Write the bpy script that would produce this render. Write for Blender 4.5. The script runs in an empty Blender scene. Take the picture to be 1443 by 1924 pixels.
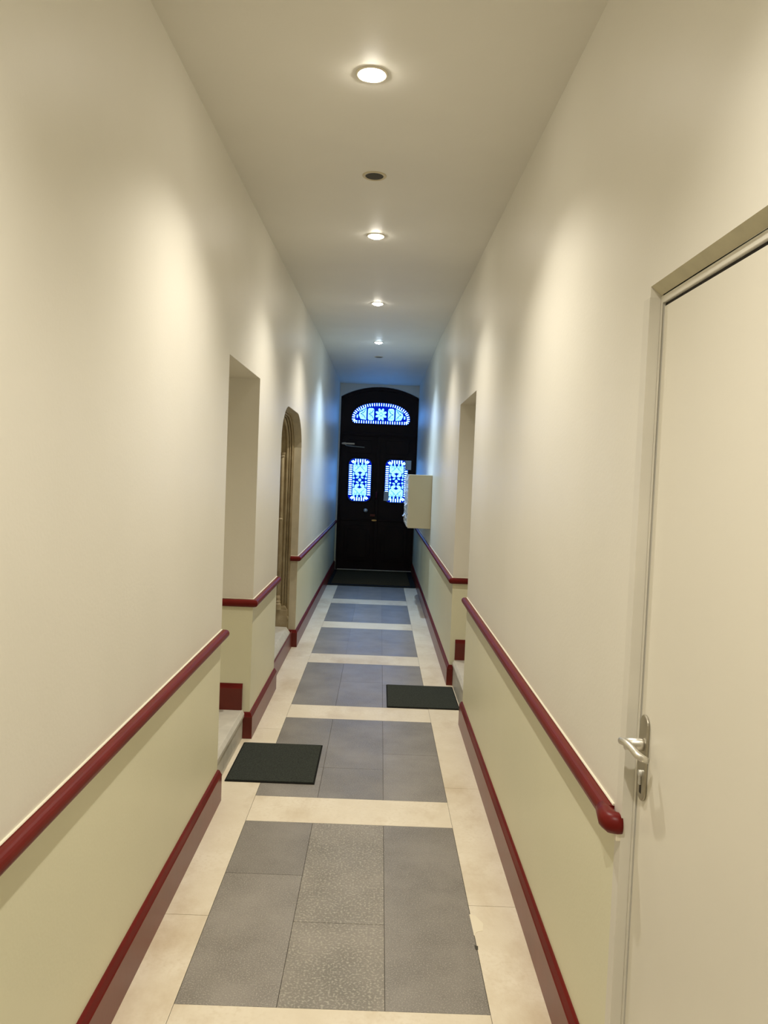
import bpy, bmesh, math, random
from mathutils import Vector
random.seed(7)
S = bpy.context.scene
COL = S.collection
PI = math.pi

# ------------------------------------------------------------------ camera
CAM_F, CAM_YAW, CAM_PITCH, CAM_ROLL = 1450.6, 0.006095, -0.046376, 0.039743
cd = bpy.data.cameras.new('camera'); cam = bpy.data.objects.new('camera', cd); COL.objects.link(cam)
cd.sensor_fit = 'VERTICAL'; cd.sensor_height = 24.0; cd.sensor_width = 18.0
cd.lens = CAM_F / 1924 * 24.0
cd.clip_start = 0.02
fw = Vector((math.sin(CAM_YAW)*math.cos(CAM_PITCH), math.cos(CAM_YAW)*math.cos(CAM_PITCH), math.sin(CAM_PITCH)))
r0 = Vector((math.cos(CAM_YAW), -math.sin(CAM_YAW), 0)); u0 = r0.cross(fw)
rr = r0*math.cos(CAM_ROLL) + u0*math.sin(CAM_ROLL); uu = -r0*math.sin(CAM_ROLL) + u0*math.cos(CAM_ROLL)
from mathutils import Matrix
cam.matrix_world = Matrix(((rr.x, uu.x, -fw.x, 0), (rr.y, uu.y, -fw.y, 0), (rr.z, uu.z, -fw.z, 1.65), (0, 0, 0, 1)))
S.camera = cam

# ------------------------------------------------------------------ world, exposure, lamp settings
w = bpy.data.worlds.new('world'); S.world = w; w.use_nodes = True
w.node_tree.nodes['Background'].inputs[0].default_value = (0.55, 0.7, 1.0, 1)
w.node_tree.nodes['Background'].inputs[1].default_value = 0.3
S.view_settings.view_transform = 'Standard'; S.view_settings.look = 'None'
S.view_settings.gamma = 1.0; S.view_settings.use_curve_mapping = False
S.view_settings.exposure = 0.84
LAMP_WATTS, LAMP_COLOR, LAMP_CONE, LAMP_BLEND = 57.0, (1.0, 0.935, 0.825), 123, 1.0
PANE_GLOW = 5.0

# ------------------------------------------------------------------ the passage's dimensions
XL, XR = -0.753, 0.608
Y0, Y1 = -3.0, 13.4
ZC = lambda y: min(3.0 + 0.0244*y, 3.216)    # rises a little, level from the mailboxes on
YK = 8.852
DADO = 0.845
LO = (3.77, 4.715, 2.21)      # left opening
NI = (5.80, 7.27)             # stone doorway
RO = (5.11, 6.125, 2.238)     # right opening
RD = (0.86, 1.806, 2.085)     # door at the right

# ------------------------------------------------------------------ materials
def nodes(name):
    m = bpy.data.materials.new(name); m.use_nodes = True
    nt = m.node_tree; b = nt.nodes['Principled BSDF']
    return m, nt, b
def N(nt, t, **kw):
    n = nt.nodes.new(t)
    for k, v in kw.items(): setattr(n, k, v)
    return n
def mixc(nt, fac, a, b):
    n = N(nt, 'ShaderNodeMix', data_type='RGBA')
    if hasattr(fac, 'links') or not isinstance(fac, (int, float)): nt.links.new(fac, n.inputs[0])
    else: n.inputs[0].default_value = fac
    for i, c in ((6, a), (7, b)):
        if isinstance(c, tuple): n.inputs[i].default_value = (*c, 1)
        else: nt.links.new(c, n.inputs[i])
    return n.outputs[2]
def noise(nt, scale, detail=3, stretch=(1, 1, 1), rough=0.5):
    g = N(nt, 'ShaderNodeNewGeometry'); mp = N(nt, 'ShaderNodeMapping')
    mp.inputs['Scale'].default_value = stretch
    nt.links.new(g.outputs['Position'], mp.inputs['Vector'])
    n = N(nt, 'ShaderNodeTexNoise'); n.inputs['Scale'].default_value = scale
    n.inputs['Detail'].default_value = detail; n.inputs['Roughness'].default_value = rough
    nt.links.new(mp.outputs['Vector'], n.inputs['Vector'])
    return n.outputs['Fac']
def ramp(nt, src, lo, hi):
    n = N(nt, 'ShaderNodeMapRange'); n.inputs[1].default_value = lo; n.inputs[2].default_value = hi
    nt.links.new(src, n.inputs[0]); return n.outputs[0]
def bump(nt, b, src, strength, dist, prev=None):
    n = N(nt, 'ShaderNodeBump'); n.inputs['Strength'].default_value = strength; n.inputs['Distance'].default_value = dist
    nt.links.new(src, n.inputs['Height'])
    if prev: nt.links.new(prev.outputs[0], n.inputs['Normal'])
    nt.links.new(n.outputs[0], b.inputs['Normal']); return n
def plain(name, col, rough=0.5, metal=0.0, var=0.0, vscale=8, bscale=0, bstr=0.1, spec=0.5):
    m, nt, b = nodes(name)
    b.inputs['Roughness'].default_value = rough; b.inputs['Metallic'].default_value = metal
    b.inputs['Specular IOR Level'].default_value = spec
    d = tuple(max(0, c*(1-var)) for c in col); e = tuple(min(1, c*(1+var)) for c in col)
    nt.links.new(mixc(nt, ramp(nt, noise(nt, vscale), 0.3, 0.7), d, e), b.inputs['Base Color'])
    if bscale: bump(nt, b, noise(nt, bscale, 4), bstr, 0.002)
    return m
def wall_mat(name, up, low, rough):
    m, nt, b = nodes(name)
    g = N(nt, 'ShaderNodeNewGeometry'); sp = N(nt, 'ShaderNodeSeparateXYZ')
    nt.links.new(g.outputs['Position'], sp.inputs[0])
    st = N(nt, 'ShaderNodeMath', operation='GREATER_THAN'); st.inputs[1].default_value = DADO
    nt.links.new(sp.outputs['Z'], st.inputs[0])
    base = mixc(nt, st.outputs[0], low, up)
    v = mixc(nt, ramp(nt, noise(nt, 1.3, 4), 0.35, 0.65), (0.96, 0.96, 0.95), (1, 1, 1))
    mu = N(nt, 'ShaderNodeMix', data_type='RGBA', blend_type='MULTIPLY'); mu.inputs[0].default_value = 1
    nt.links.new(base, mu.inputs[6]); nt.links.new(v, mu.inputs[7]); nt.links.new(mu.outputs[2], b.inputs['Base Color'])
    b.inputs['Roughness'].default_value = rough
    b1 = bump(nt, b, noise(nt, 1.6, 1, (1, 1.0, 0.22)), 1.0, 0.010)      # old plaster is wavy, mostly up and down
    bump(nt, b, noise(nt, 90, 3), 0.18, 0.002, b1)
    return m
M = {}
M['wall'] = wall_mat('satin_wall_paint', (0.82, 0.79, 0.70), (0.80, 0.775, 0.57), 0.44)
M['ceiling'] = plain('ceiling_paint', (0.80, 0.775, 0.69), 0.55, 0, 0.02, 2, 60, 0.15)
M['red'] = plain('dark_red_gloss_paint', (0.135, 0.0055, 0.0035), 0.36, 0, 0.10, 6, 25, 0.1, 0.22)
M['red_base'] = plain('red_gloss_floor_reflection', (0.145, 0.022, 0.014), 0.30, 0, 0.12, 5, 20, 0.15, 0.32)  # skirting red, with the floor's brown reflection mixed into the base colour
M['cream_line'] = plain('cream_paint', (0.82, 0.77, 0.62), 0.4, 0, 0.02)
M['door_cream'] = plain('door_cream_paint', (0.80, 0.765, 0.66), 0.36, 0, 0.015, 2, 30, 0.08)
M['frame'] = plain('door_frame_paint', (0.76, 0.73, 0.64), 0.42, 0, 0.03, 6, 40, 0.15)
M['plaster_edge'] = plain('rough_plaster_edge', (0.55, 0.51, 0.36), 0.7, 0, 0.06, 20, 60, 0.4)
M['gap'] = plain('dark_gap_shade', (0.012, 0.009, 0.006), 0.8)  # near-black stands for the shade inside the door gap and keyhole
M['metal'] = plain('brushed_aluminium', (0.72, 0.70, 0.64), 0.36, 1.0, 0.04, 30)
M['plate'] = plain('dull_aluminium', (0.45, 0.42, 0.35), 0.42, 1.0, 0.05, 30)
M['brass'] = plain('worn_brass', (0.5, 0.36, 0.16), 0.35, 1.0)
M['chrome'] = plain('pale_steel', (0.75, 0.75, 0.72), 0.3, 0.6)
M['darkwood'] = plain('almost_black_red_varnish', (0.011, 0.0022, 0.0022), 0.5, 0, 0.25, 8, 0, 0, 0.25)
M['bluelead'] = plain('dark_blue_lead_scroll', (0.01, 0.03, 0.12), 0.5)
M['mat'] = plain('charcoal_carpet', (0.038, 0.043, 0.036), 1.0, 0, 0.3, 120, 300, 0.8, 0.15)
M['matedge'] = plain('black_rubber_edge', (0.014, 0.014, 0.012), 0.9, spec=0.1)
M['coir'] = plain('brown_black_coir', (0.060, 0.046, 0.026), 1.0, 0, 0.3, 60, 250, 0.9, 0.0)
M['step'] = plain('pale_grey_step_stone', (0.60, 0.575, 0.50), 0.45, 0, 0.08, 14, 40, 0.3)
M['mail'] = plain('beige_mailbox_enamel', (0.60, 0.53, 0.36), 0.4, 0, 0.02, 5)
M['mailf'] = plain('pale_mailbox_door_enamel', (0.70, 0.68, 0.64), 0.35, 0, 0.03, 6)
M['paper'] = plain('white_paper', (0.72, 0.74, 0.72), 0.7)
M['nicheDoor'] = plain('brown_varnished_wood', (0.10, 0.055, 0.022), 0.4, 0, 0.2, 12, 30, 0.2)
M['inner'] = plain('inner_door_paint', (0.60, 0.55, 0.42), 0.4, 0, 0.02)
M['black'] = plain('dark_hole', (0.05, 0.045, 0.03), 0.7)

def stone_doorway_mat():
    m, nt, b = nodes('carved_sandstone')
    v = mixc(nt, ramp(nt, noise(nt, 9, 5), 0.3, 0.7), (0.29, 0.22, 0.115), (0.45, 0.37, 0.225))
    nt.links.new(v, b.inputs['Base Color']); b.inputs['Roughness'].default_value = 0.5
    bump(nt, b, noise(nt, 40, 4), 0.35, 0.003)
    return m
M['stone'] = stone_doorway_mat()
M['stonepale'] = plain('smooth_beige_stone', (0.56, 0.50, 0.36), 0.5, 0, 0.08, 10, 40, 0.2)

def slab_mat(name, a, c, speck, rough, stain=None, sp_scale=260):
    m, nt, b = nodes(name)
    at = N(nt, 'ShaderNodeAttribute', attribute_name='shade')
    base = mixc(nt, ramp(nt, noise(nt, 3.5, 5, rough=0.6), 0.32, 0.68), a, c)
    sp = ramp(nt, noise(nt, sp_scale, 3), 0.50, 0.68)
    base = mixc(nt, sp, base, speck)
    if stain:
        base = mixc(nt, ramp(nt, noise(nt, 2.3, 6, (1, .6, 1), 0.65), 0.50, 0.74), base, stain)
    mu = N(nt, 'ShaderNodeMix', data_type='RGBA', blend_type='MULTIPLY'); mu.inputs[0].default_value = 1
    nt.links.new(base, mu.inputs[6]); nt.links.new(at.outputs['Color'], mu.inputs[7])
    nt.links.new(mu.outputs[2], b.inputs['Base Color'])
    rg = N(nt, 'ShaderNodeMapRange'); rg.inputs[3].default_value = rough-0.08; rg.inputs[4].default_value = rough+0.12
    nt.links.new(noise(nt, 6, 4), rg.inputs[0]); nt.links.new(rg.outputs[0], b.inputs['Roughness'])
    bump(nt, b, noise(nt, 130, 4), 0.22, 0.002)
    return m
M['slab'] = slab_mat('worn_dark_grey_slab', (0.185, 0.168, 0.148), (0.285, 0.26, 0.232), (0.38, 0.35, 0.30), 0.34, None, 200)
M['slabspeck'] = slab_mat('speckled_dark_grey_slab', (0.195, 0.178, 0.147), (0.30, 0.27, 0.23), (0.43, 0.395, 0.325), 0.40, None, 115)
M['lime'] = slab_mat('cream_limestone', (0.76, 0.67, 0.51), (0.86, 0.78, 0.63), (0.78, 0.69, 0.53), 0.42, (0.60, 0.48, 0.32), 60)
M['joint'] = plain('floor_joint', (0.075, 0.065, 0.05), 0.9)
M['patch'] = plain('pale_mortar_patch', (0.86, 0.78, 0.60), 0.6)

def emis(name, col, k):
    m = bpy.data.materials.new(name); m.use_nodes = True; nt = m.node_tree; nt.nodes.clear()
    o = N(nt, 'ShaderNodeOutputMaterial'); e = N(nt, 'ShaderNodeEmission')
    e.inputs[0].default_value = (*col, 1); e.inputs[1].default_value = k
    nt.links.new(e.outputs[0], o.inputs[0]); return m
M['pale_glass'] = [emis('daylit_pale_glass', (0.16, 0.44, 1.0), PANE_GLOW), emis('daylit_sky_blue_glass', (0.10, 0.36, 1.0), PANE_GLOW*0.6)]
M['cobalt'] = emis('cobalt_glass_bloom', (0.0, 0.006, 0.30), 1.0)  # blue emission stands in for bloom between the pale pieces
M['bulb_cool'] = emis('lit_cool_bulb', (0.7, 0.86, 1.0), 60.0)
M['bulb'] = emis('lit_bulb', (1.0, 0.93, 0.80), 60.0)

# ------------------------------------------------------------------ mesh helpers
class MB:
    def __init__(s): s.v = []; s.f = []; s.mi = []; s.sh = []; s.m = 0; s.shade = 1.0
    def face(s, pts):
        b = len(s.v); s.v += [tuple(p) for p in pts]; s.f.append(tuple(range(b, b+len(pts)))); s.mi.append(s.m); s.sh.append(s.shade)
    def raw(s, vs, fs):
        b = len(s.v); s.v += [tuple(p) for p in vs]
        for f in fs: s.f.append(tuple(i+b for i in f)); s.mi.append(s.m); s.sh.append(s.shade)
    def box(s, x0, x1, y0, y1, z0, z1):
        x0, x1 = sorted((x0, x1)); y0, y1 = sorted((y0, y1)); z0, z1 = sorted((z0, z1))
        s.raw([(x0,y0,z0),(x1,y0,z0),(x1,y1,z0),(x0,y1,z0),(x0,y0,z1),(x1,y0,z1),(x1,y1,z1),(x0,y1,z1)],
              [(0,3,2,1),(4,5,6,7),(0,1,5,4),(1,2,6,5),(2,3,7,6),(3,0,4,7)])
    def prism(s, poly, a, b, axis):
        # poly in the other two axes: axis X -> (y,z); axis Y -> (x,z); axis Z -> (x,y)
        def P(u, v, t): return (t,u,v) if axis == 'X' else ((u,t,v) if axis == 'Y' else (u,v,t))
        n = len(poly); vs = [P(u,v,a) for u,v in poly] + [P(u,v,b) for u,v in poly]
        fs = [tuple(range(n)), tuple(range(2*n-1, n-1, -1))]
        fs += [(i, i+n, (i+1) % n + n, (i+1) % n) for i in range(n)]
        s.raw(vs, fs)
    def cyl(s, c, r, h, axis='Z', n=24, r2=None):
        r2 = r if r2 is None else r2; vs = []
        for k, (rad, t) in enumerate(((r, 0), (r2, h))):
            for i in range(n):
                a = 2*PI*i/n; u, v = rad*math.cos(a), rad*math.sin(a)
                vs.append({'Z': (c[0]+u, c[1]+v, c[2]+t), 'Y': (c[0]+u, c[1]+t, c[2]+v), 'X': (c[0]+t, c[1]+u, c[2]+v)}[axis])
        s.raw(vs, [tuple(range(n)), tuple(range(2*n-1, n-1, -1))] + [(i, i+n, (i+1) % n+n, (i+1) % n) for i in range(n)])
    def lathe(s, c, prof, n=24):
        vs = []
        for r, z in prof:
            for i in range(n):
                a = 2*PI*i/n; vs.append((c[0]+r*math.cos(a), c[1]+r*math.sin(a), c[2]+z))
        fs = []
        for k in range(len(prof)-1):
            for i in range(n):
                j = (i+1) % n; fs.append((k*n+i, k*n+j, (k+1)*n+j, (k+1)*n+i))
        fs.append(tuple(range(n-1, -1, -1))); fs.append(tuple(range((len(prof)-1)*n, len(prof)*n)))
        s.raw(vs, fs)
    def tube(s, pts, r, n=10, rs=None):
        pts = [Vector(p) for p in pts]; rings = []
        prev = None
        for i, p in enumerate(pts):
            t = (pts[min(i+1, len(pts)-1)] - pts[max(i-1, 0)]).normalized()
            if prev is None:
                a = Vector((0, 0, 1)) if abs(t.z) < .9 else Vector((1, 0, 0)); u = t.cross(a).normalized()
            else:
                u = (prev - t*prev.dot(t)).normalized()
            prev = u; v = t.cross(u); q = r if rs is None else rs[i]
            rings.append([p + (u*math.cos(2*PI*k/n) + v*math.sin(2*PI*k/n))*q for k in range(n)])
        vs = [x for ring in rings for x in ring]; fs = []
        for i in range(len(pts)-1):
            for k in range(n):
                j = (k+1) % n; fs.append((i*n+k, i*n+j, (i+1)*n+j, (i+1)*n+k))
        fs.append(tuple(range(n-1, -1, -1))); fs.append(tuple(range((len(pts)-1)*n, len(pts)*n)))
        s.raw(vs, fs)
    def build(s, name, mats, parent=None, bevel=0, smooth=False, base=None):
        me = bpy.data.meshes.new(name)
        off = Vector(base) if base is not None else Vector((0, 0, 0))
        me.from_pydata([tuple(Vector(p)-off) for p in s.v], [], s.f)
        if not isinstance(mats, (list, tuple)): mats = [mats]
        for m in mats: me.materials.append(m)
        for p, i in zip(me.polygons, s.mi): p.material_index = i
        at = me.color_attributes.new('shade', 'FLOAT_COLOR', 'CORNER')
        for p, sh in zip(me.polygons, s.sh):
            for li in p.loop_indices: at.data[li].color = (sh, sh, sh, 1)
        bm = bmesh.new(); bm.from_mesh(me); bmesh.ops.remove_doubles(bm, verts=bm.verts, dist=1e-5)
        bmesh.ops.recalc_face_normals(bm, faces=bm.faces)
        bm.to_mesh(me); bm.free()
        o = bpy.data.objects.new(name, me); COL.objects.link(o)
        if parent is not None:
            o.parent = parent; o.location = off - parent_pos(parent)
        else: o.location = off
        if bevel:
            md = o.modifiers.new('bevel', 'BEVEL'); md.width = bevel; md.segments = 3; md.limit_method = 'ANGLE'; md.angle_limit = 0.7
        if smooth:
            for p in me.polygons: p.use_smooth = True
            md = o.modifiers.new('ws', 'WEIGHTED_NORMAL') if bevel else None
        return o
def parent_pos(p):
    v = Vector((0, 0, 0))
    while p is not None: v += p.location; p = p.parent
    return v
def tag(o, label=None, cat=None, group=None, kind=None):
    for k, v in (('label', label), ('category', cat), ('group', group), ('kind', kind)):
        if v: o[k] = v
    return o
def empty(name, loc, label=None, cat=None, group=None, kind=None):
    o = bpy.data.objects.new(name, None); o.empty_display_size = .1; COL.objects.link(o); o.location = loc
    return tag(o, label, cat, group, kind)
def structure(mb, name, mats, **kw):
    o = mb.build(name, mats, **kw); o['kind'] = 'structure'; return o

# ------------------------------------------------------------------ walls, ceiling, floor
TW = 0.6
def arc_top(y0, y1, zs, zt, ya, yb):
    """outline of the stone doorway's opening from its near shoulder over the top to the far one"""
    pts = []
    for k in range(9):
        a = PI/2*k/8; pts.append((ya - (ya-y0)*math.cos(a)**1.25, zs + (zt-zs)*math.sin(a)**1.0))
    for k in range(9):
        a = PI/2*(8-k)/8; pts.append((yb + (y1-yb)*math.cos(a)**1.25, zs + (zt-zs)*math.sin(a)**1.0))
    return pts
NICHE = arc_top(NI[0], NI[1], 1.885, 2.175, 6.19, 6.87)
wl = MB(); a, b = XL-TW, XL
def col(mb, y0, y1, a, b, z0=0):
    kink = [(YK, ZC(YK))] if y0 < YK < y1 else []
    mb.prism([(y0, z0), (y1, z0), (y1, ZC(y1))] + kink + [(y0, ZC(y0))], a, b, 'X')
col(wl, Y0, LO[0], a, b); col(wl, LO[0], LO[1], a, b, LO[2]); col(wl, LO[1], NI[0], a, b)
wl.prism(NICHE + [(NI[1], ZC(NI[1])), (NI[0], ZC(NI[0]))], a, b, 'X')
col(wl, NI[1], Y1+.3, a, b)
structure(wl, 'wall_left', M['wall'])
wr = MB(); a, b = XR, XR+TW
col(wr, Y0, RD[0], a, b)
wr.prism([(RD[0], RD[2]+.027), (RD[1], RD[2]+.027), (RD[1], ZC(RD[1])), (RD[0], ZC(RD[0]))], a, b, 'X')
col(wr, RD[1], RO[0], a, b); col(wr, RO[0], RO[1], a, b, RO[2]); col(wr, RO[1], Y1+.3, a, b)
structure(wr, 'wall_right', M['wall'])
wb = MB(); wb.prism([(XL, 0), (XR, 0), (XR, ZC(Y0)), (XL, ZC(Y0))], Y0-.2, Y0, 'Y'); structure(wb, 'wall_back', M['wall'])
# end wall with the arch over the street door
DX0, DX1, DSP, DAP, DY = -0.738, 0.640, 2.995, 3.178, 13.4
def arch(x0, x1, zs, za, n=20):
    c = (x0+x1)/2; h = (x1-x0)/2; s = za-zs; R = (h*h+s*s)/(2*s); th = math.asin(h/R)
    return [(c + R*math.sin(-th+2*th*k/n), za-R+R*math.cos(-th+2*th*k/n)) for k in range(n+1)]
we = MB(); AR = arch(DX0+.008, DX1-.008, DSP, DAP)
we.prism(AR + [(XR, DSP), (XR, ZC(DY-.06)), (XL, ZC(DY-.06)), (XL, DSP)], DY-.06, DY+.3, 'Y')
we.box(XL, DX0+.008, DY-.06, DY+.3, 0, DSP); we.box(DX1-.008, XR, DY-.06, DY+.3, 0, DSP) if DX1-.008 < XR else None
structure(we, 'wall_end', M['wall'])
ce = MB(); ce.prism([(Y0-.2, ZC(Y0-.2)), (YK, ZC(YK)), (Y1+.3, ZC(Y1+.3)), (Y1+.3, ZC(Y1+.3)+.2), (Y0-.2, ZC(Y0-.2)+.2)], XL-TW, XR+TW, 'X')
structure(ce, 'ceiling', M['ceiling'])

fl = MB(); mats = [M['joint'], M['lime'], M['slab'], M['slabspeck'], M['patch'], M['black']]
fl.m = 0; fl.box(XL-TW, XR+TW, Y0-.2, Y1+.3, -.2, -.003)
def slab(m, x0, x1, y0, y1, sh=1.0, g=.001):
    fl.m = m; fl.shade = sh; fl.box(x0+g, x1-g, y0+g, y1-g, -.02, 0)
SX = [-.573, -.257, .078, .405]
bands = []   # cross bands of limestone (y0, y1)
for y0, y1 in ((-2.9, -2.58), (-1.26, -.96), (.37, .67), (2.02, 2.31), (3.58, 3.865), (5.145, 5.44), (6.69, 7.03), (8.255, 8.595), (9.845, 10.205)):
    bands.append((y0, y1)); slab(1, SX[0], SX[3], y0, y1, random.uniform(.97, 1.03), .0004)
bands.append((11.6, 11.9))
splits = {2.31: (3.10, 2.77, None), 3.865: (4.275, 4.275, 4.52), 5.44: (None, 6.10, 6.04), 7.03: (7.6, 7.6, 7.6)}
for i in range(len(bands)-1):
    y0, y1 = bands[i][1], min(bands[i+1][0], 11.6)
    sp = splits.get(round(y0, 3), (y0+.7, y0+.55, y0+.8) if y0 < 8 else (None, None, None))
    for c in range(3):
        ys = [y0, y1] if sp[c] is None else [y0, sp[c], y1]
        for k in range(len(ys)-1):
            mid = c == 1 and y0 < 3.0
            slab(3 if mid else 2, SX[c], SX[c+1], ys[k], ys[k+1], random.uniform(.90, 1.10), .0011 if y0 < 6 else .0006)
jl = [Y0, -.9, .95, 2.79, 4.9, 6.9, 8.9, 10.9, Y1]; jr = [Y0, -.7, 1.1, 2.92, 4.05, 5.9, 7.8, 9.9, Y1]
for k in range(8):
    slab(1, XL-TW, SX[0], jl[k], jl[k+1], random.uniform(.95, 1.02), .0012)
    slab(1, SX[3], XR+TW, jr[k], jr[k+1], random.uniform(.95, 1.02), .0012)
slab(2, SX[0], SX[3], 11.6, Y1)
fl.m = 4; fl.shade = 1
fl.prism([(.402, 2.86), (.425, 2.85), (.448, 2.80), (.440, 2.755), (.415, 2.745), (.404, 2.72)], -.01, .0008, 'Z')
fl.m = 5; fl.prism([(.398, 2.665), (.410, 2.66), (.408, 2.64), (.399, 2.638)], -.01, .0009, 'Z')
structure(fl, 'floor', mats)

# ------------------------------------------------------------------ swept mouldings
def sweep(mb, path, prof, z0=0.0, side=1):
    """prof: (offset from the wall, z); path: plan polyline; side: which side the offset goes to"""
    P = [Vector(p) for p in path]; n = len(P); rows = []
    for i in range(n):
        d0 = (P[i]-P[i-1]).normalized() if i else (P[1]-P[0]).normalized()
        d1 = (P[i+1]-P[i]).normalized() if i < n-1 else d0
        n0 = Vector((-d0.y, d0.x))*side; n1 = Vector((-d1.y, d1.x))*side
        nn = (n0+n1); nn = nn/(nn.length_squared/2) if nn.length > 1e-6 else n0
        rows.append([(P[i].x+nn.x*o, P[i].y+nn.y*o, z0+z) for o, z in prof])
    m = len(prof); vs = [p for r in rows for p in r]; fs = []
    for i in range(n-1):
        for k in range(m):
            j = (k+1) % m; fs.append((i*m+k, i*m+j, (i+1)*m+j, (i+1)*m+k))
    fs.append(tuple(range(m))); fs.append(tuple(range(n*m-1, (n-1)*m-1, -1)))
    mb.raw(vs, fs)
RAILP = [(0, -.024), (.012, -.024)] + [(.014+.020*math.cos(a), .022*math.sin(a)) for a in [-PI/2+PI*k/10 for k in range(11)]] + [(0, .022)]
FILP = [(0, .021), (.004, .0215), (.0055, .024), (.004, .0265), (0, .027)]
RZ = .840
def rail(name, path, side, label, ends=None):
    e = empty(name, (path[0][0], path[0][1], RZ), label, 'rail')
    m = MB(); sweep(m, path, RAILP, RZ, side)
    m.build('rail_moulding', M['red'], e, smooth=False)
    m = MB(); sweep(m, path, FILP, RZ, side); tag(m.build('rail_highlight', M['cream_line'], e), 'thin cream strip painting the highlight above the red moulding')  # cream strip stands in for the bright highlight along the rail's top
    if ends: ends(e)
    return e
g = .002
rail('dado_rail', [(XL, Y0+.01), (XL, LO[0]), (XL-.30, LO[0])], -1, 'dark red dado rail on the left wall nearest the viewer')
rail('dado_rail', [(XL-.30, LO[1]), (XL, LO[1]), (XL, NI[0]-.005)], -1, 'short dark red dado rail between the left opening and stone doorway')
rail('dado_rail', [(XL-.066, NI[1]), (XL, NI[1]), (XL, DY-.07)], -1, 'dark red dado rail on the left wall beyond the stone doorway')
def end_return(e):
    m = MB()   # rounded turned-in end beside the cream door
    y = 1.835
    m.tube([(XR-.016, y+.06, RZ), (XR-.019, y+.03, RZ-.001), (XR-.021, y+.006, RZ-.002), (XR-.017, y-.010, RZ-.002), (XR-.004, y-.016, RZ-.002), (XR+.004, y-.017, RZ-.002)], .024, 14, [.0215, .0235, .026, .0265, .0255, .024])
    m.build('rail_end', M['red'], e, smooth=True)
    m = MB(); m.box(XR-.012, XR-.0005, y-.030, y-.014, RZ-.040, RZ-.020); m.build('end_bracket', M['cream_line'], e, bevel=.002)
rail('dado_rail', [(XR, 1.865), (XR, RO[0]), (XR+.30, RO[0])], 1, 'dark red dado rail on the right wall ending beside the cream door', end_return)
rail('dado_rail', [(XR+.30, RO[1]), (XR, RO[1]), (XR, DY-.07)], 1, 'dark red dado rail running on the right wall under the mailboxes')
SKB = .195
def base(name, runs, side):
    m = MB()
    for path, z in runs:
        sweep(m, path, [(0, 0), (.020, 0), (.020, .134), (0, .134)], z, side)
        m.m = 1; sweep(m, path, [(0, .134), (.020, .134), (.017, .139), (.010, .157), (.004, .162), (0, .162)], z, side); m.m = 0
    structure(m, name, [M['red_base'], M['red']])  # face: red browned by painted-in floor reflection; cap: plain red
base('baseboard_left', [([(XL, Y0+.01), (XL, LO[0]), (XL-.035, LO[0])], 0), ([(XL-.037, LO[1]), (XL, LO[1]), (XL, NI[0]), (XL-.028, NI[0])], 0),
                        ([(XL-.33, LO[1]), (XL-.047, LO[1])], .176), ([(XL-.075, NI[1]), (XL, NI[1]), (XL, DY-.07)], 0)], -1)
base('baseboard_right', [([(XR, 1.87), (XR, RO[0]), (XR+.028, RO[0])], 0), ([(XR+.028, RO[1]), (XR, RO[1]), (XR, DY-.07)], 0),
                         ([(XR+.33, RO[1]), (XR+.04, RO[1])], .205)], 1)

# ------------------------------------------------------------------ openings: stone steps and inner doors
def step(xf, sgn, y0, y1, z, label):
    m = MB(); y0 += .004; y1 -= .004
    prof = [(0, 0), (0, z-.05), (-.008, z-.042), (-.008, z-.022), (-.001, z-.012), (.008, z), (.31, z), (.31, 0)]
    m.prism([(xf+sgn*o, zz) for o, zz in prof], y0, y1, 'Y')
    return tag(m.build('stone_step', M['step'], bevel=.003, base=(xf, (y0+y1)/2, 0)), label, 'step')
step(XL-.038, -1, LO[0], LO[1], .176, 'pale stone step in the doorway opening of the left wall')
step(XR+.030, 1, RO[0], RO[1], .205, 'pale stone step in the doorway opening of the right wall')
def inner_door(name, x, sgn, y0, y1, z0, z1, label):
    e = empty(name, (x, (y0+y1)/2, z0), label, 'door', kind='structure')
    m = MB(); m.box(x, x+sgn*.05, y0, y1, z0, z1); m.build('door_leaf', M['inner'], e, bevel=.002)
    m = MB()
    for a, b in ((z0+.12, z0+.85), (z0+1.0, z1-.12)):
        m.box(x, x-sgn*.012, y0+.12, y1-.12, a, b)
    m.build('door_panel', M['inner'], e, bevel=.008)
    m = MB(); m.tube([(x, y0+.07, z0+.95), (x-sgn*.05, y0+.07, z0+.95), (x-sgn*.055, y0+.08, z0+.95), (x-sgn*.055, y0+.17, z0+.95)], .009); m.build('door_handle', M['metal'], e, smooth=True)
inner_door('door_3', XL-.36, -1, LO[0]+.003, LO[1]-.003, .178, LO[2]-.003, 'inner door deep inside the left opening')
inner_door('door_4', XR+.36, 1, RO[0]+.003, RO[1]-.003, .207, RO[2]-.003, 'inner door deep inside the right opening')

# ------------------------------------------------------------------ carved stone doorway in the left wall
PD = empty('stone_doorway', (XL-.2, (NI[0]+NI[1])/2, 0), 'carved sandstone doorway with rounded shoulders recessed in left wall', 'doorway')
CY = (NI[0]+NI[1])/2
def outline(t, z0=0.36):
    """opening's outline moved inwards by t"""
    pts = [(NI[0]+t, z0)]
    for y, z in arc_top(NI[0]+t, NI[1]-t, 1.885-.15*t, 2.175-t, 6.19+t*.35, 6.87-t*.35): pts.append((y, z))
    pts.append((NI[1]-t, z0)); return pts
def arch_band(mb, prof, z0=0.36):
    """prof: list of (t, depth) swept round the outline"""
    rows = [[(XL-d, y, z) for y, z in outline(t, z0)] for t, d in prof]
    n = len(rows[0]); vs = [p for r in rows for p in r]; fs = []
    m = len(prof)
    for i in range(m):
        j = (i+1) % m
        for k in range(n-1): fs.append((i*n+k, i*n+k+1, j*n+k+1, j*n+k))
    fs.append(tuple(i*n for i in range(m))); fs.append(tuple(i*n+n-1 for i in range(m-1, -1, -1)))
    mb.raw(vs, fs)
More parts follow.
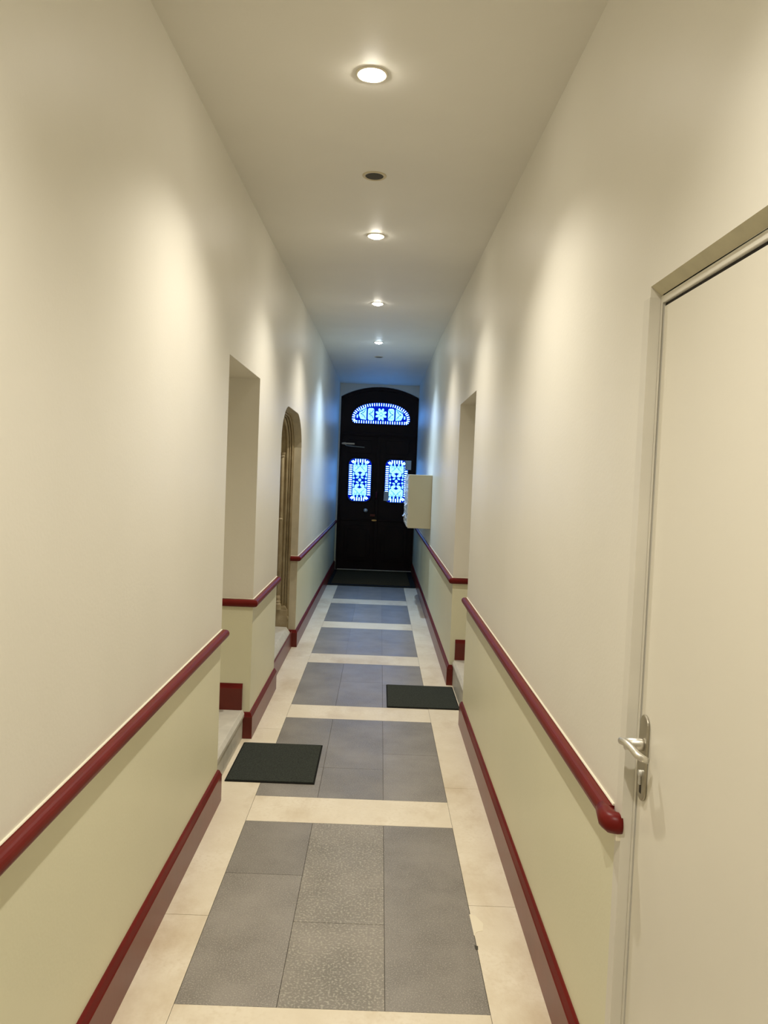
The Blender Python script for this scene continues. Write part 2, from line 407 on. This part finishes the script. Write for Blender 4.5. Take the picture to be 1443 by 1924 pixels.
def roll(t, d, r, n=8): return [(t+r*math.cos(a), d+r*math.sin(a)) for a in [2*PI*k/n for k in range(n)]]
m = MB(); arch_band(m, [(.0012, .067), (.0012, .60), (.020, .60), (.020, .082), (.014, .082), (.014, .067)], .15); m.build('outer_order', M['stone'], PD)
m = MB(); arch_band(m, [(.0004, .0015), (.0004, .066), (.0012, .066), (.0012, .0015)], .165); tag(m.build('reveal_lining', M['stonepale'], PD), 'smooth paler beige edge of the doorway')
m = MB(); arch_band(m, roll(.024, .083, .0085)); m.build('thin_roll', M['stone'], PD, smooth=True)
m = MB(); arch_band(m, roll(.030, .104, .0085)); m.build('thin_roll', M['stone'], PD, smooth=True)
m = MB(); arch_band(m, roll(.046, .128, .016), .30); m.build('shoulder_roll', M['stone'], PD, smooth=True)
m = MB(); arch_band(m, [(.018, .12), (.055, .14), (.058, .172), (.092, .185), (.098, .60), (.018, .60)], .26); m.build('hollow_jamb', M['stone'], PD)
def colonnette(y):
    x = XL-.164
    m = MB(); m.lathe((x, y, 0), [(.018, .50), (.018, 1.79), (.014, 1.80)], 16); c = m.build('colonnette', M['stone'], PD, smooth=True)
    m = MB(); m.lathe((x, y, 0), [(.036, .37), (.036, .42), (.028, .43), (.030, .445), (.024, .455), (.026, .48), (.020, .50), (.020, .505)], 16); m.build('colonnette_base', M['stone'], c)
    m = MB(); m.lathe((x, y, 1.20), [(.018, 0), (.024, .008), (.024, .018), (.018, .026)], 16); m.build('colonnette_ring', M['stone'], c)
    m = MB(); m.lathe((x, y, 1.79), [(.018, 0), (.025, .006), (.021, .014), (.028, .030), (.030, .04)], 16); m.build('colonnette_capital', M['stone'], c)
for y in (NI[0]+.105, NI[1]-.105): colonnette(y)
for s, y in ((1, NI[0]), (-1, NI[1])):
    m = MB(); m.box(XL-.075, XL-.30, y+s*.001, y+s*.075, .15, .36)
    m.prism([(XL-.080, .36), (XL-.100, .395), (XL-.30, .395), (XL-.30, .36)], y+s*.001, y+s*.062, 'Y')
    m.prism([(XL-.075, .255), (XL-.066, .27), (XL-.066, .285), (XL-.075, .30)], y+s*.001, y+s*.078, 'Y')
    m.build('plinth_block', M['stone'], PD, bevel=.003)
m = MB(); m.prism([(XL-.040, 0), (XL-.040, .150), (XL-.046, .160), (XL-.075, .20), (XL-.60, .21), (XL-.60, 0)], NI[0]+.0765, NI[1]-.0765, 'Y'); tag(m.build('stone_sill', M['step'], PD, bevel=.004), 'paler sloping sill stone')
m = MB(); m.box(XL-.026, XL-.0395, NI[0]+.03, NI[1]-.001, 0, .150); m.build('painted_skirt', M['red_base'], PD, bevel=.006)
m = MB(); m.box(XL-.42, XL-.47, NI[0]+.05, NI[1]-.05, .301, 2.1); wd = m.build('wooden_panel', M['nicheDoor'], PD, bevel=.003)
m = MB()
for a, b in ((.42, 1.0), (1.1, 1.95)):
    for y in (6.02, 6.56): m.box(XL-.405, XL-.42, y, y+.48, a, b)
m.build('raised_moulding', M['nicheDoor'], wd, bevel=.006)

# ------------------------------------------------------------------ cream door at the right
D2 = empty('door_2', (XR+.03, (RD[0]+RD[1])/2, 0), 'cream flush door with lever handle in the right wall', 'door', kind='structure')
FX = XR+.024; LX = XR+.027
m = MB()   # frame: face strip seen round the leaf
m.box(FX, XR+.16, RD[1]-.014, RD[1], 0, RD[2]+.006); m.box(FX, XR+.16, RD[0], RD[0]+.014, 0, RD[2]+.006)
m.box(FX, XR+.16, RD[0]+.014, RD[1]-.014, RD[2]-.012, RD[2]+.006); m.build('door_frame', M['frame'], D2, bevel=.002)
m = MB(); m.box(LX+.012, XR+.15, RD[1]-.0195, RD[1]-.0145, 0, RD[2]-.013); m.box(LX+.004, XR+.15, RD[0]+.014, RD[1]-.0145, RD[2]-.0195, RD[2]-.0125)
m.build('dark_gap', M['gap'], D2)
m = MB(); m.box(LX, LX+.042, RD[0]+.018, RD[1]-.0195, .008, RD[2]-.0205); leaf = m.build('door_leaf', M['door_cream'], D2, bevel=.0015)
m = MB(); m.prism([(XR+.0, RD[2]+.027), (FX+.001, RD[2]+.0062), (XR+.15, RD[2]+.0062), (XR+.15, RD[2]+.027)], RD[0]+.0005, RD[1]-.0005, 'Y')
m.build('plaster_head', M['plaster_edge'], D2)
m = MB(); m.prism([(XR-.0001, RD[1]+.040), (XR-.0015, RD[1]+.040), (XR-.0015, RD[1]-.0015), (FX-.0003, RD[1]-.0015), (FX-.0003, RD[1]-.0002), (XR-.0001, RD[1]-.0002)], .0, RD[2]+.002, 'Z'); m.build('painted_edge', M['frame'], D2)
# lever handle on its back plate
PY, HZ = 1.752, 1.056
def capsule(y, z0, z1, hw, n=12):
    return [(y+hw*math.cos(a), z1-hw+hw*math.sin(a)) for a in [PI*k/n for k in range(n+1)]] + [(y-hw*math.cos(a), z0+hw-hw*math.sin(a)) for a in [PI*k/n for k in range(n+1)]]
m = MB(); m.prism(capsule(PY, .925, 1.125, .025), LX-.007, LX-.0001, 'X'); pl = m.build('handle_plate', M['plate'], D2, bevel=.003)
m = MB(); x = LX
m.tube([(x-.006, PY, HZ), (x-.012, PY, HZ), (x-.048, PY, HZ)], .0115, 18, [.0150, .0140, .0135]); m.build('handle_neck', M['metal'], pl, smooth=True)
m = MB()
pts = []
for k in range(15):
    u = k/14
    pts.append((x-.054+.014*u**2*1.0, PY+.012-.076*u, HZ+.003+.006*math.sin(PI*u)-.006*u**3))
pts += [(x-.031, PY-.070, HZ-.008), (x-.018, PY-.071, HZ-.014)]
m.tube(pts, .0075, 14, [.006, .0085] + [.0085]*10 + [.0088, .009, .009, .0085, .007]); m.build('lever', M['metal'], pl, smooth=True)
m = MB(); m.cyl((LX-.0125, PY, .988), .008, .006, 'X', 18); m.box(LX-.0115, LX-.0071, PY-.0045, PY+.0045, .962, .985); m.build('lock_cylinder', M['chrome'], pl, bevel=.001)
m = MB(); m.box(LX-.0074, LX-.0068, PY-.0055, PY+.0055, .942, .962); m.build('key_slot', M['gap'], pl)

# ------------------------------------------------------------------ door mats
def mat(name, x0, x1, y0, y1, label, key='mat', h=.010):
    e = empty(name, ((x0+x1)/2, (y0+y1)/2, 0), label, 'mat')
    m = MB(); m.box(x0+.008, x1-.008, y0+.008, y1-.008, .002, h); m.build('carpet_pile', M[key], e, bevel=.002)
    m = MB(); m.box(x0, x1, y0, y1, .0003, .006); m.build('rubber_backing', M['matedge'], e, bevel=.002)
mat('door_mat', XL-.012, -.287, 4.028, 4.615, 'dark green black door mat by the step of the left opening')
mat('door_mat', .108, XR+.024, 5.445, 6.035, 'charcoal door mat by the step of the right opening')
EM = empty('entrance_mat', (-.07, 12.35, 0), 'wide brown black coir mat in front of the street door', 'mat')
m = MB(); m.box(XL+.07, XR-.10, 11.58, 13.2, .002, .016); m.build('coir_pile', M['coir'], EM, bevel=.004)
m = MB(); ex0, ex1, ey0, ey1 = XL+.022, XR-.022, 11.43, 13.28
for a in ((ex0, ex1, ey0, ey0+.13), (ex0, ex1, ey1-.07, ey1), (ex0, ex0+.045, ey0+.13, ey1-.07), (ex1-.075, ex1, ey0+.13, ey1-.07)): m.box(a[0], a[1], a[2], a[3], .0005, .012)
m.build('black_border', M['matedge'], EM, bevel=.002)

# ------------------------------------------------------------------ street door
D1 = empty('door_1', (-.05, DY, 0), 'dark arched double street door with glowing stained glass', 'door', kind='structure')
W = M['darkwood']; DC = -.052
m = MB(); fr = .045
inner = arch(DX0+fr, DX1-fr, DSP-fr*1.0, DAP-fr*1.3)
outer = arch(DX0, DX1, DSP, DAP)
n = len(inner)
vs = [(x, DY, z) for x, z in outer] + [(x, DY, z) for x, z in inner] + [(x, DY+.09, z) for x, z in outer] + [(x, DY+.09, z) for x, z in inner]
fs = []
for k in range(n-1):
    fs += [(k, k+1, n+k+1, n+k), (2*n+k, 3*n+k, 3*n+k+1, 2*n+k+1), (n+k, n+k+1, 3*n+k+1, 3*n+k), (k, 2*n+k, 2*n+k+1, k+1)]
m.raw(vs, fs)
m.box(DX0, DX0+fr, DY, DY+.09, 0, DSP); m.box(DX1-fr, DX1, DY, DY+.09, 0, DSP)
m.build('arched_frame', W, D1)
FLC = -.036; F0, F1, FW = 2.545, 2.912, .505
def fan_outline(s=1.0, n=36, ins=0.0):
    pts = []
    zc = F0+.085
    for k in range(n+1):       # upper half-ellipse from right to left
        a = PI*k/n; c, q = math.cos(a), math.sin(a)
        pts.append((FLC+(FW-ins)*math.copysign(abs(c)**.85, c), zc+(F1-ins-zc)*q**.9))
    for k in range(1, 8):
        a = PI/2*k/8; pts.append((FLC-(FW-ins)+ (.075)*(1-math.cos(a)), zc-(zc-F0-ins)*math.sin(a)))
    for k in range(7, 0, -1):
        a = PI/2*k/8; pts.append((FLC+(FW-ins)- (.075)*(1-math.cos(a)), zc-(zc-F0-ins)*math.sin(a)))
    return pts
def leaf_outline(cx, hw, z0, z1, ch, ins=0.0):
    pts = []
    x0, x1, a0, a1 = cx-hw+ins, cx+hw-ins, z0+ins, z1-ins
    for (px, pz, s) in ((x1-ch, a1-ch, 0), (x0+ch, a1-ch, 1), (x0+ch, a0+ch, 2), (x1-ch, a0+ch, 3)):
        for k in range(7):
            a = PI/2*(s+k/6); pts.append((px+ch*math.cos(a), pz+ch*math.sin(a)))
    return pts
def plate_with_hole(mb, x0, x1, z0, z1, hole, y0, y1, top=None):
    """slab of wood with a hole, filled between by angular matching"""
    cx = sum(p[0] for p in hole)/len(hole); cz = sum(p[1] for p in hole)/len(hole)
    rect = top if top else None
    hs = sorted(hole, key=lambda p: math.atan2(p[1]-cz, p[0]-cx))
    outer = []
    def hit(a):
        c, q = math.cos(a), math.sin(a); ts = []
        if c > 1e-9: ts.append((x1-cx)/c)
        if c < -1e-9: ts.append((x0-cx)/c)
        if q > 1e-9: ts.append((z1-cz)/q)
        if q < -1e-9: ts.append((z0-cz)/q)
        t = min(ts); x, z = cx+c*t, cz+q*t
        if top: z = min(z, top(x))
        return (x, z)
    angs = [math.atan2(p[1]-cz, p[0]-cx) for p in hs]
    allp = [(a, h) for a, h in zip(angs, hs)]
    for X, Z in ((x0, z0), (x1, z0), (x1, z1), (x0, z1)):
        a = math.atan2(Z-cz, X-cx)
        # point on the hole in that direction, by interpolation
        k = max([i for i in range(len(angs)) if angs[i] <= a], default=len(angs)-1); k2 = (k+1) % len(angs)
        a0, a1 = angs[k], angs[k2]; 
        if a1 < a0: a1 += 2*PI
        aa = a if a >= a0 else a+2*PI
        f = (aa-a0)/max(a1-a0, 1e-6); allp.append((a, (hs[k][0]*(1-f)+hs[k2][0]*f, hs[k][1]*(1-f)+hs[k2][1]*f)))
    allp.sort(key=lambda t: t[0])
    O = [hit(a) for a, _ in allp]; Hh = [h for _, h in allp]; n = len(O)
    vs = [(x, y0, z) for x, z in O]+[(x, y0, z) for x, z in Hh]+[(x, y1, z) for x, z in O]+[(x, y1, z) for x, z in Hh]
    fs = []
    for k in range(n):
        j = (k+1) % n
        fs += [(k, j, n+j, n+k), (2*n+k, 3*n+k, 3*n+j, 2*n+j), (n+k, n+j, 3*n+j, 3*n+k), (k, 2*n+k, 2*n+j, j)]
    mb.raw(vs, fs)
Rr = ((DX1-DX0-2*fr)/2); sag = DAP-fr*1.3-(DSP-fr); RR = (Rr*Rr+sag*sag)/(2*sag); ccx = (DX0+DX1)/2
topf = lambda x: DAP-fr*1.3-RR+math.sqrt(max(RR*RR-(x-ccx)**2, 0))
def ribbon(mb, pts, wd, y, th=.004):
    """flat strip following 2D points in the door's plane"""
    for k in range(len(pts)-1):
        a, b = Vector(pts[k]), Vector(pts[k+1]); d = (b-a)
        if d.length < 1e-6: continue
        d.normalize(); nn = Vector((-d.y, d.x))*wd/2; e = d*wd*.25
        mb.prism([tuple(a-e+nn), tuple(b+e+nn), tuple(b+e-nn), tuple(a-e-nn)], y-th, y, 'Y')
def along(poly, count, phase=0):
    """count points evenly along a closed outline, with the inward direction"""
    n = len(poly); L = [0]
    for k in range(n): L.append(L[-1]+(Vector(poly[(k+1) % n])-Vector(poly[k])).length)
    out = []
    cx = sum(p[0] for p in poly)/n; cz = sum(p[1] for p in poly)/n
    for q in range(count):
        s = L[-1]*((q+phase) % count)/count
        k = max(i for i in range(n) if L[i] <= s+1e-9)
        a, b = Vector(poly[k]), Vector(poly[(k+1) % n]); f = (s-L[k])/max(L[k+1]-L[k], 1e-9); p = a.lerp(b, f)
        t = (b-a).normalized(); nn = Vector((-t.y, t.x))
        if nn.dot(Vector((cx, cz))-p) < 0: nn = -nn
        out.append((p, t, nn))
    return out
def border_cells(mb, poly, count, depth, width, y):
    for p, t, nn in along(poly, count, .5):
        a = p+nn*.007; b = p+nn*(.007+depth); h = t*width/2
        mb.prism([tuple(a-h), tuple(a+h), tuple(b+h*.9), tuple(b-h*.9)], y-.004, y, 'Y')
def ellipse(cx, cz, a, b, n=14, rot=0):
    c, s = math.cos(rot), math.sin(rot)
    return [(cx+a*math.cos(q)*c-b*math.sin(q)*s, cz+a*math.cos(q)*s+b*math.sin(q)*c) for q in [2*PI*k/n for k in range(n)]]
YG = DY+.045
def spiral(cx, cz, r, a0, turn, n=10): return [(cx+r*(1-.75*k/n)*math.cos(a0+turn*k/n), cz+r*(1-.75*k/n)*math.sin(a0+turn*k/n)) for k in range(n+1)]

# transom with its fanlight
m = MB(); plate_with_hole(m, DX0+fr, DX1-fr, 2.40, 3.3, fan_outline(), DY+.012, DY+.06, topf); tr = m.build('fanlight_panel', W, D1)
m = MB(); m.box(DX0+fr, DX1-fr, DY-.012, DY+.07, 2.33, 2.40); m.box(DX0+fr, DX1-fr, DY-.02, DY, 2.352, 2.378); m.build('transom_bar', W, D1, bevel=.006)
m = MB(); m.prism(fan_outline(ins=-.004), YG+.006, YG+.010, 'Y'); tag(m.build('blue_glass', M['cobalt'], tr), 'deep blue glass, its glow painting in the bloom between pieces')
m = MB(); border_cells(m, fan_outline(), 58, .046, .0145, YG+.004); m.m = 1
def rounded(cx, cz, w, h, r=.02):
    return leaf_outline(cx, w/2, cz-h/2, cz+h/2, r)
FZ = 2.715
m.prism(rounded(FLC-.175, FZ, .105, .205, .03), YG, YG+.004, 'Y'); m.prism(rounded(FLC+.175, FZ, .105, .205, .03), YG, YG+.004, 'Y')
for s in (-1, 1):
    m.prism([(FLC+s*.255, FZ-.10), (FLC+s*.35, FZ-.09), (FLC+s*.385, FZ-.02), (FLC+s*.375, FZ+.02), (FLC+s*.255, FZ+.095)], YG, YG+.004, 'Y')
    m.prism(ellipse(FLC+s*.41, FZ-.045, .013, .03), YG, YG+.004, 'Y')
    m.prism([(FLC+s*.385, FZ+.035), (FLC+s*.262, FZ+.105), (FLC+s*.262, FZ+.118), (FLC+s*.33, FZ+.085)], YG, YG+.004, 'Y')
for k in range(8):
    a = PI/8+PI/4*k; m.prism(ellipse(FLC+.062*math.cos(a), FZ+.07*math.sin(a), .040, .021, 12, a), YG, YG+.004, 'Y')
m.prism(ellipse(FLC, FZ, .022, .022), YG-.002, YG+.004, 'Y')
tag(m.build('pale_glass', M['pale_glass'], tr), 'pale leaded pieces glowing with daylight')
m = MB()
for s in (-1, 1):
    for cx in (.175, .315):
        ribbon(m, [(FLC+s*(cx-.045), FZ+.075), (FLC+s*(cx-.01), FZ+.02), (FLC+s*(cx+.035), FZ)], .011, YG-.001)
        ribbon(m, [(FLC+s*(cx-.045), FZ-.075), (FLC+s*(cx-.01), FZ-.02), (FLC+s*(cx+.035), FZ)], .011, YG-.001)
        ribbon(m, spiral(FLC+s*cx, FZ+.045, .03, 0, 4.2*s), .006, YG-.001); ribbon(m, spiral(FLC+s*cx, FZ-.045, .03, 0, -4.2*s), .006, YG-.001)
m.build('lead_scroll', M['bluelead'], tr)

def door_leaf(name, x0, x1, cx):
    hw, z0, z1 = .195, 1.200, 1.935
    m = MB(); plate_with_hole(m, x0, x1, .92, 2.33, leaf_outline(cx, hw, z0, z1, .10), DY+.012, DY+.06)
    m.box(x0, x1, DY+.012, DY+.06, .012, .92)
    lf = m.build(name, W, D1)
    m = MB(); mx = (x0+x1)/2     # applied mouldings and raised panels
    m.box(mx-.22, mx+.22, DY-.004, DY+.012, .16, .78); m.box(mx-.17, mx+.17, DY-.016, DY-.004, .22, .72)
    m.box(x0+.03, x1-.03, DY-.006, DY+.012, .86, .90); m.box(mx-.2, mx+.2, DY-.002, DY+.012, 2.03, 2.26)
    m.build('raised_panel', W, lf, bevel=.006)
    m = MB(); o = leaf_outline(cx, hw, z0, z1, .10, -.012)
    m.tube([(p[0], DY+.010, p[1]) for p in o+[o[0]]], .012, 8); m.build('window_moulding', W, lf, smooth=True)
    m = MB(); m.prism(leaf_outline(cx, hw, z0, z1, .10, -.004), YG+.006, YG+.010, 'Y'); tag(m.build('blue_glass', M['cobalt'], lf), 'deep blue glass, its glow painting in the bloom between pieces')
    m = MB()
    # border of small lights
    for k in range(15):
        z = z0+.115+k*(z1-z0-.23)/14
        for s in (-1, 1): m.box(cx+s*(hw-.008), cx+s*(hw-.058), YG, YG+.004, z-.0080, z+.0080)
    for k in range(5):
        x = cx-.082+.041*k
        for zz, s in ((z1-.008, -1), (z0+.008, 1)): m.box(x-.0095, x+.0095, YG, YG+.004, zz, zz+s*.055)
    for sx in (-1, 1):
        for zz, sz in ((z1, -1), (z0, 1)):
            a = Vector((cx+sx*(hw-.042), zz+sz*.045)); b = Vector((cx+sx*(hw-.076), zz+sz*.078))
            for q in (0, 1):
                o2 = Vector((-sx*.022, -sz*.014))*q*1.0; d = (b-a).normalized(); nn = Vector((-d.y, d.x))*.0085
                m.prism([tuple(a+o2+nn), tuple(b+o2+nn), tuple(b+o2-nn), tuple(a+o2-nn)], YG, YG+.004, 'Y')
    zc = (z0+z1)/2; m.m = 1
    # inner field: triangles of pale glass above and below, petals in the middle
    for s in (-1, 1):
        Z = lambda d: zc+s*d
        m.prism([(cx-.120, Z(.262)), (cx+.120, Z(.262)), (cx+.120, Z(.150)), (cx+.06, Z(.125)), (cx, Z(.150)), (cx-.06, Z(.125)), (cx-.120, Z(.150))], YG, YG+.004, 'Y')
        for q in (-1, 1):
            m.prism(ellipse(cx+q*.048, Z(.100), .045, .026, 14, q*s*.5), YG, YG+.004, 'Y')
            m.prism(ellipse(cx+q*.095, Z(.285), .016, .018), YG, YG+.004, 'Y'); m.prism(ellipse(cx+q*.035, Z(.285), .014, .018), YG, YG+.004, 'Y')
            m.prism(ellipse(cx+q*.112, Z(.095), .012, .035), YG, YG+.004, 'Y')
            m.prism(ellipse(cx+q*.042, Z(.042), .026, .015, 12, -q*s*.4), YG, YG+.004, 'Y')
            m.prism(ellipse(cx+q*.105, Z(.030), .018, .018), YG, YG+.004, 'Y')
    m.prism(ellipse(cx, zc, .025, .025), YG, YG+.004, 'Y')
    tag(m.build('pale_glass', M['pale_glass'], lf), 'pale leaded pieces glowing with daylight')
    m = MB()
    for s in (-1, 1):
        for q in (-1, 1):
            ribbon(m, [(cx, zc+s*.275), (cx+q*.005, zc+s*.245), (cx+q*.04, zc+s*.20), (cx+q*.085, zc+s*.165)], .009, YG-.001)
            ribbon(m, spiral(cx+q*.055, zc+s*.225, .034, PI/2*(1-q), q*s*4.6), .008, YG-.001)
    m.build('lead_scroll', M['bluelead'], lf)
    return lf
LL = door_leaf('left_leaf', DX0+fr+.002, DC-.002, -.362)
RL = door_leaf('right_leaf', DC+.002, DX1-fr-.002, .273)
m = MB(); m.box(DC-.028, DC+.028, DY-.012, DY+.012, .03, 2.32); m.build('meeting_strip', W, LL, bevel=.006)
m = MB(); m.lathe((0, 0, 0), [(.010, 0), (.010, .02), (.030, .028), (.036, .042), (.028, .056), (.006, .060)], 20)
m.v = [(-.238+x, DY+.012-z, 1.043+y) for x, y, z in m.v]; tag(m.build('door_knob', M['chrome'], LL, smooth=True), 'round pale metal knob')
m = MB(); m.prism(ellipse(-.085, .876, .045, .015, 20), DY-.022, DY-.010, 'Y'); m.cyl((-.07, DY-.032, .877), .014, .012, 'Y'); m.build('lock_escutcheon', M['brass'], LL)
m = MB(); m.box(-.16, -.075, DY-.034, DY-.012, .945, .985); m.build('rim_lock', M['red_base'], LL, bevel=.004)
m = MB(); m.tube([(DC-.012, DY-.012, 1.25), (DC-.012, DY-.045, 1.26), (DC-.012, DY-.052, 1.31), (DC-.012, DY-.045, 1.36), (DC-.012, DY-.012, 1.37)], .009, 10); m.build('pull_handle', M['red'], LL, smooth=True)
m = MB(); m.box(DX0+.045, -.47, DY-.05, DY-.013, 2.172, 2.202); m.prism([(-.70, 2.187), (-.66, 2.207), (-.62, 2.206), (-.62, 2.168), (-.66, 2.167)], DY-.056, DY-.05, 'Y'); cl = m.build('door_closer', M['plate'], LL, bevel=.004)
m = MB(); m.tube([(-.63, DY-.05, 2.165), (-.60, DY-.065, 2.150), (-.30, DY-.03, 2.132)], .009, 8); m.build('closer_arm', M['plate'], LL)
m = MB(); m.box(DX0+fr, DX1-fr, DY-.10, DY+.06, 0, .011); m.box(DX0+fr, DX1-fr, DY-.105, DY-.075, .011, .020); m.build('threshold_strip', M['metal'], D1, bevel=.003)
m = MB(); m.box(XL-.2, XR+.2, DY+.10, DY+.14, -.1, 3.4); m.build('door_backing', W, D1)
for nm, x0, x1, z0, z1, lb in (('paper_notice', .066, .152, 1.224, 1.385, 'small white paper notice taped to lower corner of right door window'),
                               ('paper_notice', .415, .520, 1.775, 1.935, 'faint square notice at the upper corner of right door window')):
    m = MB(); m.box(x0, x1, DY-.010, DY-.007, z0, z1); o = tag(m.build(nm, M['paper'], base=((x0+x1)/2, DY-.008, z0)), lb, 'notice')

# ------------------------------------------------------------------ mailboxes
MX, MY0, MY1, MZ0, MZ1 = .325, 9.05, 10.20, 1.052, 1.672
MBX = empty('mailbox_bank', (XR, (MY0+MY1)/2, MZ0), 'beige metal bank of mailboxes hung on the right wall', 'mailbox')
m = MB(); m.box(MX+.012, XR-.0005, MY0, MY1, MZ0, MZ1); m.build('cabinet', M['mail'], MBX, bevel=.005)
m = MB(); m.box(MX+.006, XR-.002, MY0-.004, MY1, MZ1, MZ1+.010); m.build('top_cover', M['cream_line'], MBX, bevel=.002)
rows, cols = 4, 4; hh = (MZ1-MZ0-.02)/rows; ww = (MY1-MY0-.02)/cols
for r in range(rows):
    for c in range(cols):
        y = MY0+.01+c*ww; z = MZ0+.01+r*hh
        m = MB(); m.box(MX, MX+.013, y+.004, y+ww-.004, z+.004, z+hh-.004); d = m.build('mailbox_door', M['mailf'], MBX, bevel=.002)
        m = MB(); zz = z+hh-.055
        o = .030 if (r, c) in ((1, 0), (2, 1), (0, 2)) else .008
        m.prism([(MX, zz+.030), (MX-o, zz), (MX-o+.003, zz-.002), (MX, zz+.024)], y+.03, y+ww-.03, 'Y'); m.build('slot_flap', M['mailf'], d)
        m = MB(); m.cyl((MX-.006, y+ww/2, z+.04), .007, .007, 'X', 10); m.build('lock', M['chrome'], d)

# ------------------------------------------------------------------ ceiling downlights
def downlight(y, lit, label, group=None, cool=False):
    z = ZC(y); x = -.087
    e = empty('ceiling_downlight', (x, y, z), label, 'light', group)
    m = MB(); m.lathe((x, y, z), [(.040, .0), (.058, 0), (.058, -.003), (.052, -.006), (.044, -.004), (.044, .0)], 28)
    if lit:
        m.build('trim_ring', M['cream_line'], e, smooth=True)
        m = MB(); m.lathe((x, y, z), [(.042, -.001), (.042, -.004), (.034, -.012), (.017, -.018), (.001, -.019)], 24); m.build('glowing_bulb', M['bulb_cool' if cool else 'bulb'], e, smooth=True)
        l = bpy.data.lights.new('bulb_light', 'SPOT'); l.energy = LAMP_WATTS*(1.5 if cool else 1); l.color = (0.55, 0.76, 1.0) if cool else LAMP_COLOR
        l.spot_size = math.radians(LAMP_CONE); l.spot_blend = LAMP_BLEND; l.shadow_soft_size = .022
        lo = bpy.data.objects.new('bulb_light', l); COL.objects.link(lo); lo.parent = e; lo.location = (0, 0, -.045)
    else:
        m.build('trim_ring', M['mail'], e, smooth=True)
        m = MB(); m.lathe((x, y, z), [(.0435, -.0005), (.0435, -.003), (.020, -.0035), (.001, -.0035)], 24); m.build('dark_lens', M['black'], e)
    return e
downlight(2.80, 1, 'lit ceiling downlight nearest the viewer, above the near floor slabs')
downlight(4.80, 1, 'second lit ceiling downlight, just beyond the dark unlit fitting')
downlight(6.885, 1, 'third lit ceiling downlight, above the stone doorway')
downlight(9.15, 1, 'farthest lit ceiling downlight, giving cooler white light near the mailboxes', None, True)
downlight(3.79, 0, 'dark unlit round ceiling fitting between the two nearest lit downlights')
downlight(10.27, 0, 'small grey unlit ceiling fitting beyond the farthest lit downlight')
downlight(.85, 1, 'lit ceiling downlight almost overhead, out of the picture above the viewer')
downlight(-1.1, 1, 'lit ceiling downlight by the back wall, behind the viewer')
